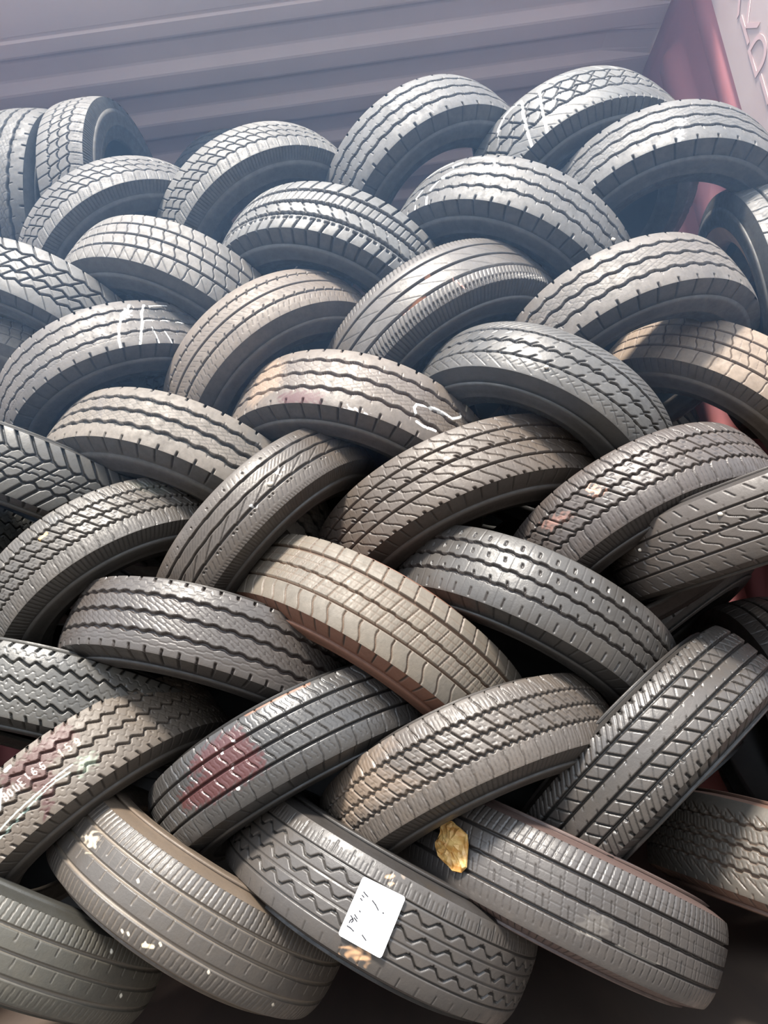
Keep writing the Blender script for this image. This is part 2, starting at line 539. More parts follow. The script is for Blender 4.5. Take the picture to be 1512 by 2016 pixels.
PAT = {
    'T01': ribs_wavy(44, 7, 1.5),
    'T02': blocks_hex(37) ,
    'T03': blocks_hex(36),
    'T04': blocks_hex(33),
    'T05': ribs_wavy(44, 6.5, 1.6, 0, False),
    'T06': [G(-.48, 5, 8, 3.2, 39, 'zig', 0), G(0, 5, 8, 3.2, 39, 'zig', .5), G(.45, 5.5, 8, 2.6, 39, 'zig', 0),
            X(-.48, 0, 39, 3.5, 7, .5, .25), X(0, .45, 39, 3.5, 7, .5, .75), X(-.5, -.02, 39, 2.4, 4, -.9, .2), X(0, .45, 39, 2.4, 4, -.9, .7), X(.55, .95, 39, 1.3, 1.4, 1.4, .3), X(-1, -.55, 39, 1.6, 3, .4, .0), X(.9, 1.05, 20, 2.4, 4, 0, 0)],
    'T07': ribs_wavy(46, 6.5, 1.8),
    'T08': [G(-.5, 9, 9, .9, 15, 'zig'), G(0, 9, 9, .9, 15, 'zig', .3), G(.5, 9, 9, .9, 15, 'zig', .6),
            X(-1.05, -.6, 32, 4, 6, -.35, .2), X(-.46, -.05, 16, 2, 3, -.25, .3), X(.04, .2, 32, 2.6, 5, .9, .1), X(.3, .46, 32, 2.6, 5, .9, .5), X(.62, 1.06, 32, 5, 8, -.35, .2), X(.62, .7, 16, 8, 4, 0, .45)],
    'T09': ribs_wavy(41, 6, 2.0, .2, False),
    'T10': bricks(36, 1),
    'T11': bricks(33) + [X(.55, 1.0, 33, 1.6, 2, 1.0, .5)],
    'T12': [G(-.55, 5, 9, 4.5, 45, 'zig', 0), G(-.18, 5, 9, 4.5, 45, 'zig', .33), G(.18, 5, 9, 4.5, 45, 'zig', .66), G(.55, 5, 9, 4.5, 45, 'zig', 0),
            X(-.55, -.2, 45, 3.5, 8, -.8, .2), X(-.18, .18, 45, 3.5, 8, -.8, .6), X(.18, .55, 45, 3.5, 8, -.8, .95), X(-1, -.6, 45, 3, 5, .9, .4), X(.6, 1, 45, 1.6, 3, .9, .4),
            X(-.48, -.28, 45, 1.3, 1.5, 1.2, .7), X(-.1, .1, 45, 1.3, 1.5, 1.2, .1), X(.26, .46, 45, 1.3, 1.5, 1.2, .45)],
    'T13': bricks(36),
    'T14': ribs_wavy(42, 5, 1.6, .3, False) + [G(.66, 1.2, 1, 1, 9, 'step')],
    'T15': [G(-.5, 4.5, 7), G(0, 4.5, 7), G(.5, 4.5, 7), X(-.62, -.38, 29, 3, 5, -.5, .1), X(.36, .5, 29, 3, 5, -.6, .3), X(.5, .58, 29, 2, 3, -.4, .3), X(.64, .8, 15, 1.4, 2, -.5, .3), X(.85, 1.05, 29, 1.6, 2, -.3, 0), X(-.3, -.15, 15, 1.2, 1, .7, 0), X(.1, .3, 15, 1.2, 1, .7, .4)],
    'T16': [G(-.5, 4.5, 7), G(0, 5, 7), G(.5, 5, 7), X(.55, 1.05, 10, 1.7, 3, -.35, 0), X(.8, 1.08, 10, 3, 5, -.2, 0), X(-1.05, -.75, 10, 1.6, 2.5, -.3, 0), X(-.44, -.1, 60, 1.3, 1.4, 1.8, .2), X(.06, .44, 60, 1.3, 1.4, 1.8, .6)],
    'T17': ribs_wavy(46, 6.5, 2.4, .1),
    'T18': ribs_wavy(42, 7, 1.8, .4),
    'T19': ribs_wavy(43, 9, 2.0, .1),
    'T20': [G(-.5, 5, 8, 1.0, 38, 'sin'), G(0, 5.5, 8, 2.6, 38, 'sin', .2), G(.5, 4.5, 8, 1.2, 38, 'saw', .5), X(-.16, 0, 38, 3, 6, -1.2, .1), X(.32, .5, 38, 3, 6, -1.2, .4), X(-.42, -.28, 38, 2, 2, -1.0, .3), X(.08, .2, 38, 2, 2, -1, .8), X(-.95, -.6, 19, 1.6, 2, -1.4, .2), X(.6, .95, 38, 1.6, 2, 1.6, .3), X(.65, .8, 19, 1.6, 2, -1.2, .2)],
    'T21': bricks(42) + [X(.08, .4, 42, 1.2, .8, .2, .25), X(-.4, -.08, 42, 1.2, .8, .2, .9)],
    'T22': [G(-.42, 5.5, 9, 3.5, 37, 'trap', 0), G(.42, 5.5, 9, 3.5, 37, 'trap', .5), X(-1.05, -.42, 37, 6, 9, .8, .1), X(.42, 1.05, 37, 6, 9, -.8, .1), X(-.42, .42, 37, 3.5, 8, -.75, .5), G(-.1, 2.5, 7, 2, 37, 'step', .2), G(.12, 2.5, 7, 2, 37, 'step', .6), ],
    'T23': trapezoids(36),
    'T24': blocks_box(34, 5),
    'T25': [G(-.5, 6, 7, .8, 60, 'saw'), G(-.05, 5, 7, .4, 60, 'sin'), G(.4, 6, 7, .9, 60, 'saw', .4)] + [X(-.40, -.16, 12, 1.2, 1.2, -1.2, .1), X(.04, .28, 12, 1.2, 1.2, -1.2, .5), X(.02, .36, 60, 2.2, 3.0, -2.2, .2), X(.55, .8, 15, 1.5, 2, -.6, .3), X(.5, .56, 60, 5, 4, 0, .3), X(.5, .56, 60, 4, 4, 0, .5), X(.88, 1.06, 9, 1.5, 2, .3, 0), X(-.75, -.68, 60, 4, 4, 0, .3), X(-.85, -.6, 15, 1.2, 1.0, -.3, .2)],
    'T26': [G(-.5, 4.5, 7), G(0, 4.5, 7), G(.5, 4.5, 7), X(-.98, -.52, 38, 2, 4, .9, .1, 6), X(-.48, -.04, 38, 2.2, 4, 1.1, .3, 6), X(.04, .48, 38, 2.2, 4, 1.1, .5, 6), X(.52, 1.05, 38, 2.2, 4, 1.0, .8, 3), X(-.12, 0, 38, 4, 6, .9, .6), X(-.8, -.6, 19, 1.2, 1.2, 0, .4), X(-.36, -.2, 19, 1.2, 1.2, 0, .1), X(.16, .34, 19, 1.2, 1.2, 0, .2), X(.6, .8, 19, 1.2, 1.2, 0, .3), X(.94, 1.08, 38, 6, 7, .3, .7)],
    'T27': blocks_box(40, 4.5),
    'T28': [G(-.5, 4, 6), G(0, 4, 6), G(.5, 4, 6), X(-.4, -.02, 38, 2, 4, 1.2, .1, 6), X(-.1, 0, 38, 5, 6, .8, .3), X(.04, .46, 38, 2, 4, 1.1, .4, 6), X(-.62, -.4, 38, 1.6, 2.5, 0, .7), X(-.95, -.72, 38, 3, 3, .9, .2), X(.6, .75, 38, 2, 2, 1.0, .6), X(.8, 1.06, 38, 2.2, 4, .9, .8)],
    'T29': [G(-.5, 6, 8, 1.0, 36, 'step'), G(0, 5, 8, 1.2, 36, 'step', .3), G(.45, 6, 8, 1.2, 36, 'step', .6), X(.28, .45, 36, 3.2, 6, .35, .2), X(-.32, -.2, 36, 4, 4, .2, .5), X(-.8, -.65, 36, 4.5, 4, .1, .1), X(.72, .95, 36, 3, 4, 0, .4), X(-1, -.55, 36, 1.1, 1.2, 0, .6), X(-.45, -.05, 36, 1.1, 1.2, 0, .0), X(.05, .42, 36, 1.1, 1.2, 0, .7), X(.5, 1, 36, 1.1, 1.2, 0, .9)],
    'T30': [G(-.52, 6, 7), G(0, 4, 7, .5, 34, 'step'), G(.45, 4, 7), X(-1.08, -.5, 34, 3, 4, .15, .1), X(-.48, -.02, 34, 2, 3, -.3, .5), X(.03, .45, 34, 2, 3, -.3, .2), X(.5, 1.08, 34, 3, 4, .25, .6, 3), G(-.25, 1.2, 1.2), G(.22, 1.2, 1.2), X(-.44, -.06, 11, 1.1, 1, -.2, .3), X(.05, .4, 11, 1.1, 1, -.2, .3), G(-.75, 1.2, 1)],
    'T31': [G(-.5, 7, 9, 1.8, 37, 'trap'), G(0, 7, 9, 1.8, 37, 'trap', .2), G(.5, 7, 9, 2, 37, 'trap', .4), X(.86, 1.04, 36, 4.5, 8, .1, 0), X(-1.0, -.9, 36, 5, 7, .1, 0)] +
           [X(a, b, 18.5, 1.3, 1.6, s, h, 3) for a, b, s, h in ((-.42, -.1, 1.8, .2), (-.32, -.2, -1.0, .6), (.08, .4, 1.8, .2), (.18, .3, -1.0, .6))] + [G(.68, 1.2, 1.4, 1.5, 37, 'step'), G(.8, 1.2, 1.2, 1, 37, 'step', .5), G(-.85, 1.4, 1.6, 3.5, 36, 'step', .2), G(-.7, 1.3, 1.4, 2.5, 36, 'step', .5), X(-.58, -.5, 18, 2, 3, 0, .3)],
    'T32': trapezoids(36, 5),
    'T33': trapezoids(34, 5.5),
    'T34': bricks(37, 1),
    'T35': blocks_box(33, 5.5),
    'T36': [G(-.6, 5, 8), G(-.2, 4.5, 8), G(.2, 4.5, 8), G(.6, 5, 8), X(-.6, -.22, 28, 3, 6, .75, .1), X(.22, .6, 28, 3, 6, .75, .5), X(-1.02, -.62, 14, 1.8, 3, -.8, .2), X(.62, 1.02, 14, 1.8, 3, -.7, .2), X(-.18, -.1, 28, 2, 3, -.9, .3), X(.1, .18, 28, 2, 3, -.9, .8), X(-.5, -.3, 28, 1.4, 2, -.9, .6), X(.3, .5, 28, 1.4, 2, -.9, .0), X(-.72, -.6, 28, 4, 5, 0, .4), X(.6, .7, 28, 4, 5, 0, .7), X(.88, 1.05, 28, 5, 6, 0, .3), X(-1.05, -.9, 28, 5, 6, 0, .3)],
    'T37': [G(-.5, 6, 7), G(0, 5.5, 7), G(.5, 6.5, 7), X(-1.05, -.56, 14, 1.8, 3, -.15, 0), X(-.45, -.25, 42, 1.8, 3, -.1, .3), X(.06, .3, 42, 1.6, 2.5, -.1, .7), X(.62, .92, 14, 1.4, 2, -.1, 0)],
    'T38': [G(-.5, 5.5, 7), G(0, 5.5, 7), G(.5, 6.5, 7), X(-1.05, -.56, 13, 1.8, 3, -.15, 0), X(-.45, -.2, 40, 1.8, 3, -.1, .3), X(.06, .3, 40, 1.6, 2.5, -.1, .7), X(.6, .95, 13, 1.5, 2.4, -.1, 0), X(-.42, -.1, 20, 1.1, .8, 0, .1)],
    'T39': [G(-.6, 2.2, 5), G(-.2, 1.6, 4), G(.2, 1.6, 4), G(.6, 2.2, 5), G(-.4, 3.4, 6, 5.2, 46, 'trap'), G(0, 3.4, 6, 5.2, 46, 'trap', .3), G(.4, 3.4, 6, 5.2, 46, 'trap', .6), X(-.52, -.46, 46, 3.2, 5, 0, .5), X(-.12, -.06, 46, 3.2, 5, 0, .2), X(.28, .34, 46, 3.2, 5, 0, .9), X(-.95, -.65, 36, 2, 2.5, 0, .2), X(-.85, -.65, 9, 1.6, 1.5, 0, .2), X(.8, 1.0, 36, 1.6, 2, 0, .5)],
    'T40': [G(-.5, 5.5, 8), G(0, 5.5, 8, .5, 30, 'sin'), G(.5, 5.5, 8), X(-1.08, -.56, 14, 1.8, 3, -.2, 0), X(-.46, -.04, 22, 1.3, 2, .2, .2), X(.04, .46, 22, 1.3, 2, .2, .6), X(-.3, -.05, 44, 2, 3, .3, .5), X(.2, .45, 44, 2, 3, .3, .1), X(.56, .85, 14, 1.3, 2, .1, 0), G(-.72, 1.1, 1), G(-.25, 1.1, .8), G(.25, 1.1, .8)],
    'T41': [G(-.5, 4.5, 7, 1.8, 28, 'step'), G(0, 4.5, 7, 1.8, 28, 'step', .4), G(.5, 5, 7, 2.0, 28, 'step', .7), G(-.15, 3.0, 4, 1.8, 28, 'step', .1), G(.25, 3, 4, 1.8, 28, 'step', .9), X(-.75, -.55, 28, 2, 3, 1.5, .1), X(.6, .85, 28, 2, 3, 1.5, .4)] +
           [X(v, v + .1, 9.4, 1.3, 1.8, .5, h) for v, h in ((-.4, .1), (-.3, .4), (.06, .2), (.32, .5), (-.68, .3), (.62, .2))] + [X(.9, 1.1, 28, 2.4, 3, .2, .3)],
    'T42': bricks(40, 1),
}
LUGS = {'T07': (46, 4, 5), 'T09': (41, 4, 5), 'T14': (42, 4, 5), 'T17': (46, 4, 5), 'T18': (42, 4, 5), 'T19': (43, 4, 5), 'T31': (36, 4.5, 5), 'T32': (30, 4.5, 5), 'T26': (38, 3, 3), 'T28': (38, 3, 3), 'T27': (10, 2, 2), 'T35': (11, 2, 2), 'T36': (28, 5, 5), 'T16': (10, 2.4, 2.5), 'T29': (36, 3, 3), 'T08': (32, 5, 5), 'T12': (45, 3, 3), 'T22': (37, 6, 7), 'T25': (9, 1.6, 2), 'T34': (37, 2.5, 3), 'T40': (14, 2, 2), 'T02': (9.5, 2.2, 3.0), 'T03': (12, 2.2, 3.0), 'T04': (10.5, 2.2, 3.0), 'T24': (11.5, 2.4, 3.0), 'T06': (20, 2.5, 3), 'T05': (44, 3, 3), 'T21': (21, 2.0, 2.5), 'T30': (34, 3.5, 3.0), 'T33': (30, 4.0, 4.0), 'T41': (28, 3, 2.5)}
ROUND = {'T27': .013, 'T40': .013, 'T38': .014, 'T37': .014, 'T20': .012, 'T25': .012, 'T34': .012, 'T35': .011, 'T36': .012, 'T16': .011, 'T15': .011, 'T30': .010, 'T29': .010, 'T28': .011, 'T39': .011, 'T41': .013}

# rubber looks: (rubber, dust, dust amount, groove dirt, roughness)
GREY = ((.060, .059, .059), (.185, .178, .170), .50, (.012, .012, .013), .55)
LOOK = {
    'default': GREY,
    'T02': ((.10, .098, .098), (.25, .24, .23), .55, (.03, .03, .032), .65),
    'T03': ((.10, .098, .098), (.25, .24, .23), .50, (.02, .02, .022), .60),
    'T04': ((.10, .098, .096), (.27, .26, .245), .55, (.02, .02, .022), .60),
    'T01': ((.08, .08, .08), (.19, .185, .18), .45, (.02, .02, .022), .65),
    'T05': ((.08, .08, .082), (.22, .215, .21), .55, (.018, .018, .02), .6),
    'T06': ((.075, .075, .076), (.25, .245, .235), .55, (.012, .012, .014), .5),
    'T07': ((.07, .07, .072), (.23, .22, .21), .55, (.012, .013, .015), .55),
    'T08': ((.085, .085, .085), (.26, .255, .245), .60, (.012, .012, .014), .5),
    'T09': ((.075, .074, .073), (.22, .21, .20), .55, (.012, .012, .014), .55),
    'T11': ((.11, .105, .10), (.29, .27, .25), .60, (.03, .028, .028), .6),
    'T12': ((.09, .088, .086), (.24, .23, .215), .55, (.016, .015, .015), .5),
    'T13': ((.14, .125, .11), (.27, .24, .20), .60, (.04, .035, .03), .7),
    'T14': ((.085, .078, .074), (.20, .18, .165), .55, (.022, .018, .017), .55),
    'T15': ((.11, .09, .078), (.23, .19, .155), .60, (.022, .018, .016), .6),
    'T16': ((.07, .064, .06), (.21, .185, .165), .45, (.014, .012, .012), .42),
    'T17': ((.085, .077, .072), (.25, .22, .195), .55, (.018, .015, .014), .55),
    'T18': ((.09, .075, .068), (.28, .235, .195), .58, (.055, .035, .028), .5),
    'T19': ((.11, .097, .085), (.26, .225, .19), .62, (.014, .013, .012), .65),
    'T20': ((.06, .058, .056), (.19, .18, .17), .48, (.012, .011, .011), .42),
    'T21': ((.19, .15, .12), (.40, .31, .235), .62, (.05, .032, .026), .65),
    'T22': ((.075, .074, .070), (.19, .18, .165), .45, (.014, .014, .014), .45),
    'T23': ((.05, .052, .05), (.12, .12, .11), .40, (.014, .014, .014), .5),
    'T24': ((.080, .074, .068), (.20, .18, .16), .48, (.022, .019, .018), .45),
    'T25': ((.080, .068, .060), (.18, .15, .125), .50, (.020, .016, .014), .42),
    'T26': ((.090, .074, .064), (.22, .18, .15), .52, (.026, .018, .015), .5),
    'T27': ((.070, .060, .056), (.19, .155, .140), .45, (.018, .014, .013), .42),
    'T28': ((.085, .072, .064), (.19, .16, .14), .48, (.022, .017, .015), .5),
    'T29': ((.060, .057, .055), (.17, .16, .15), .42, (.022, .017, .016), .4),
    'T30': ((.14, .125, .105), (.36, .31, .245), .55, (.10, .06, .038), .6),
    'T31': ((.075, .067, .063), (.17, .15, .138), .48, (.026, .018, .016), .42),
    'T32': ((.075, .074, .070), (.19, .185, .17), .50, (.018, .018, .017), .38),
    'T33': ((.130, .110, .092), (.30, .25, .20), .60, (.050, .038, .030), .55),
    'T34': ((.050, .048, .047), (.15, .145, .14), .40, (.014, .013, .013), .33),
    'T35': ((.085, .072, .062), (.22, .185, .155), .48, (.030, .024, .020), .45),
    'T36': ((.065, .060, .056), (.18, .16, .145), .42, (.014, .013, .012), .36),
    'T37': ((.085, .084, .072), (.19, .18, .15), .55, (.15, .13, .105), .5),
    'T38': ((.080, .072, .066), (.17, .15, .13), .50, (.17, .14, .11), .45),
    'T39': ((.075, .067, .063), (.16, .145, .13), .45, (.020, .018, .016), .42),
    'T40': ((.065, .058, .055), (.17, .155, .145), .45, (.026, .022, .020), .42),
    'T41': ((.095, .086, .074), (.22, .195, .165), .50, (.09, .06, .042), .55),
    'T42': ((.065, .060, .058), (.20, .195, .19), .50, (.018, .016, .016), .45),
    'T10': ((.065, .063, .062), (.22, .215, .21), .50, (.018, .018, .018), .5),
}
RUST = {'T30': (.15, .068, .042), 'T41': (.14, .078, .055), 'T40': (.09, .06, .052), 'T38': (.12, .09, .065)}

LABEL = {
    'T01': 'worn grey tyre standing upright at the far top left, cut off by the picture edge',
    'T02': 'upright tyre with square tread blocks and finely ribbed shoulder, topmost at the left',
    'T03': 'tyre with grey hexagonal blocks and ribbed shoulder just below the upright block-tread tyre',
    'T04': 'topmost tyre left of centre with diamond blocks and finely ribbed shoulder',
    'T05': 'topmost tyre nearest the middle, with notched ribs and no chalk',
    'T06': 'topmost tyre with small cross-hatched blocks and long white chalk lines',
    'T07': 'large tyre with wide notched ribs and dark open hollow beside the pink corner post',
    'T08': 'tyre with sawtooth lugs along its lower shoulder and wide black grooves, upper middle',
    'T09': 'tyre with curved white chalk arcs on its left end, below the cross-hatched one',
    'T10': 'upright tyre against the right wall showing a dusty brown bead',
    'T11': 'pale tyre with brick-like blocks and thin straight grooves, upper left',
    'T12': 'tyre with chunky zigzag blocks and black gaps at the left edge',
    'T13': 'pale dusty tyre mostly hidden at the left edge beneath the chunky zigzag tyre',
    'T14': 'tyre with white paint drips running across its wavy ribs, left side',
    'T15': 'brownish tyre with straight grooves crossed by short black ticks',
    'T16': 'tyre with fine closely spaced shoulder cuts, smooth straight grooves and an orange streak',
    'T17': 'tyre with wavy notched ribs immediately left of the upright brown-beaded tyre',
    'T18': 'muddy tyre with a crumbling left end and a white chalk squiggle at right',
    'T19': 'pale brown tyre with three wide black wavy grooves, left of centre',
    'T20': 'tyre with comma-shaped notches along scalloped ribs, right of centre',
    'T21': 'orange-dusted tyre with square blocks at the right edge, half shaded',
    'T22': 'winter tyre with large chevron blocks at the left edge',
    'T23': 'dark tyre mostly hidden at the left edge beneath the winter tyre with chevron blocks',
    'T24': 'tyre with small square blocks, ribbed shoulder and a bit of yellow tape',
    'T25': 'smooth worn tyre with slanted slash cuts and two white specks, mid pile',
    'T26': 'brown tyre with angular bent cuts across three straight grooves, centre of pile',
    'T27': 'tyre with rows of boxy blocks and one orange-stained block, right side',
    'T28': 'brown tyre with sparse bent cuts at right, tucked under the orange-stained boxy tyre',
    'T29': 'grey tyre with small notches above its grooves and thin crosswise lines, right of centre',
    'T30': 'dusty tyre with pale muddy cross lines and a rust-red lower edge, centre',
    'T31': 'tyre with fine zigzag cuts on its ribs and looped marks on the upper shoulder',
    'T32': 'grey tyre with deep stepped grooves cut off by the left edge, lower half',
    'T33': 'dusty tan tyre with stepped grooves, painted maroon reflection and printed characters, lower left',
    'T34': 'glossy tyre with square blocks, its left half tinted by a painted maroon reflection',
    'T35': 'tyre with two rows of rounded rectangular blocks and a muddy brown left end',
    'T36': 'steeply leaning tyre with ladder-like slanted cuts between four straight grooves, right side',
    'T37': 'bottom tyre in the left corner with pale upper sidewall and muddy grooves',
    'T38': 'bottom tyre with pale mud lines in its grooves, second from the left corner',
    'T39': 'bottom tyre with stepped zigzag lines carrying the white card',
    'T40': 'bottom tyre with straight grooves carrying the torn yellow scrap',
    'T41': 'tyre with stair-stepped grooves and rusty lower edge in the bottom right corner',
    'T42': 'upright tyre at the right edge behind the ladder-tread tyre, mostly out of view',
}

# centre, axis, radius, half tread width (metres)
POSE = {
    'T01': ((-0.8774, 1.9829, 1.9172), (0.9893, -0.0027, -0.1462), 0.3097, 0.0728),
    'T02': ((-0.6833, 1.983, 1.9296), (0.9919, -0.108, -0.0664), 0.3051, 0.0657),
    'T03': ((-0.606, 1.9066, 1.6693), (0.4611, -0.2876, -0.8395), 0.3101, 0.0637),
    'T04': ((-0.2221, 1.9046, 1.6982), (0.4334, -0.2915, -0.8528), 0.3203, 0.0655),
    'T05': ((0.2502, 1.8647, 1.7392), (0.3676, -0.2875, -0.8844), 0.309, 0.0785),
    'T06': ((0.6424, 1.8297, 1.642), (0.2001, -0.387, -0.9001), 0.3255, 0.0843),
    'T07': ((0.7924, 1.712, 1.4603), (-0.0638, -0.3414, -0.9377), 0.2988, 0.0756),
    'T08': ((-0.0503, 1.7668, 1.411), (-0.415, -0.2643, -0.8706), 0.3139, 0.0789),
    'T09': ((0.396, 1.758, 1.3972), (-0.5375, -0.1866, -0.8224), 0.3257, 0.073),
    'T10': ((1.02, 1.74, 1.21), (-0.985, 0.17, -0.03), 0.315, 0.076),
    'T11': ((-0.4595, 1.7886, 1.4006), (-0.4318, -0.2646, -0.8623), 0.3199, 0.0709),
    'T12': ((-0.7864, 1.7526, 1.3938), (-0.438, -0.2438, -0.8653), 0.3039, 0.0677),
    'T13': ((-0.911, 1.8054, 1.2194), (-0.2283, -0.5546, -0.8002), 0.3036, 0.0549),
    'T14': ((-0.5905, 1.7163, 1.1894), (0.3188, -0.1897, -0.9286), 0.2903, 0.0655),
    'T15': ((-0.2007, 1.7097, 1.1717), (0.4908, -0.2923, -0.8207), 0.297, 0.0673),
    'T16': ((0.197, 1.7176, 1.164), (0.3933, -0.2895, -0.8726), 0.3277, 0.0758),
    'T17': ((0.594, 1.6145, 1.0961), (0.1704, -0.2973, -0.9395), 0.2949, 0.0699),
    'T18': ((-0.0396, 1.6359, 0.9326), (-0.3881, -0.3067, -0.8691), 0.3075, 0.0715),
    'T19': ((-0.4535, 1.6797, 0.8901), (-0.4023, -0.3727, -0.8362), 0.3431, 0.0688),
    'T20': ((0.3483, 1.5534, 0.909), (-0.594, -0.2478, -0.7654), 0.289, 0.0634),
    'T21': ((0.7895, 1.7035, 0.9187), (-0.7037, -0.1231, -0.6997), 0.3002, 0.0655),
    'T22': ((-0.7637, 1.636, 0.9702), (-0.4441, -0.0564, -0.8942), 0.3077, 0.0622),
    'T23': ((-1.0965, 1.7135, 0.8907), (-0.1889, -0.2185, -0.9574), 0.3022, 0.059),
    'T24': ((-0.587, 1.5978, 0.7169), (0.4883, -0.2394, -0.8392), 0.2873, 0.0624),
    'T25': ((-0.2471, 1.5703, 0.7652), (0.644, -0.0981, -0.7587), 0.2861, 0.0576),
    'T26': ((0.169, 1.6277, 0.7357), (0.2443, -0.2844, -0.9271), 0.3338, 0.0682),
    'T27': ((0.5094, 1.5124, 0.648), (0.2511, -0.3741, -0.8927), 0.2918, 0.0677),
    'T28': ((0.702, 1.3912, 0.6433), (0.1772, -0.0061, -0.9842), 0.2879, 0.0591),
    'T29': ((0.248, 1.5261, 0.5086), (-0.577, -0.1754, -0.7977), 0.292, 0.067),
    'T30': ((-0.0628, 1.5503, 0.4963), (-0.6172, -0.2563, -0.7439), 0.3258, 0.0702),
    'T31': ((-0.3849, 1.5261, 0.5228), (-0.3418, -0.2722, -0.8995), 0.2988, 0.065),
    'T32': ((-0.6968, 1.5717, 0.4691), (-0.3128, -0.2546, -0.915), 0.3125, 0.0619),
    'T33': ((-0.6339, 1.5047, 0.3047), (0.5595, -0.1564, -0.8139), 0.2873, 0.0603),
    'T34': ((-0.2256, 1.4935, 0.3217), (0.3584, -0.2046, -0.9109), 0.2871, 0.0626),
    'T35': ((0.0938, 1.4532, 0.2474), (0.2598, -0.3546, -0.8982), 0.2874, 0.0638),
    'T36': ((0.4218, 1.4857, 0.2339), (0.5481, -0.3118, -0.7761), 0.2969, 0.0693),
    'T37': ((-0.795, 1.4393, 0.1422), (-0.4793, -0.3079, -0.8219), 0.3192, 0.0594),
    'T38': ((-0.4334, 1.4733, 0.1237), (-0.6004, -0.1785, -0.7795), 0.2876, 0.0636),
    'T39': ((-0.1045, 1.4504, 0.0852), (-0.5704, -0.1365, -0.81), 0.2874, 0.0671),
    'T40': ((0.2038, 1.4947, 0.0498), (-0.5296, -0.1458, -0.8356), 0.3085, 0.0672),
    'T41': ((0.7185, 1.5151, -0.0307), (-0.4577, -0.1347, -0.8789), 0.315, 0.0715),
    'T42': ((0.93, 2.02, 0.19), (-0.9963, 0.03, -0.0801), 0.335, 0.076),
}
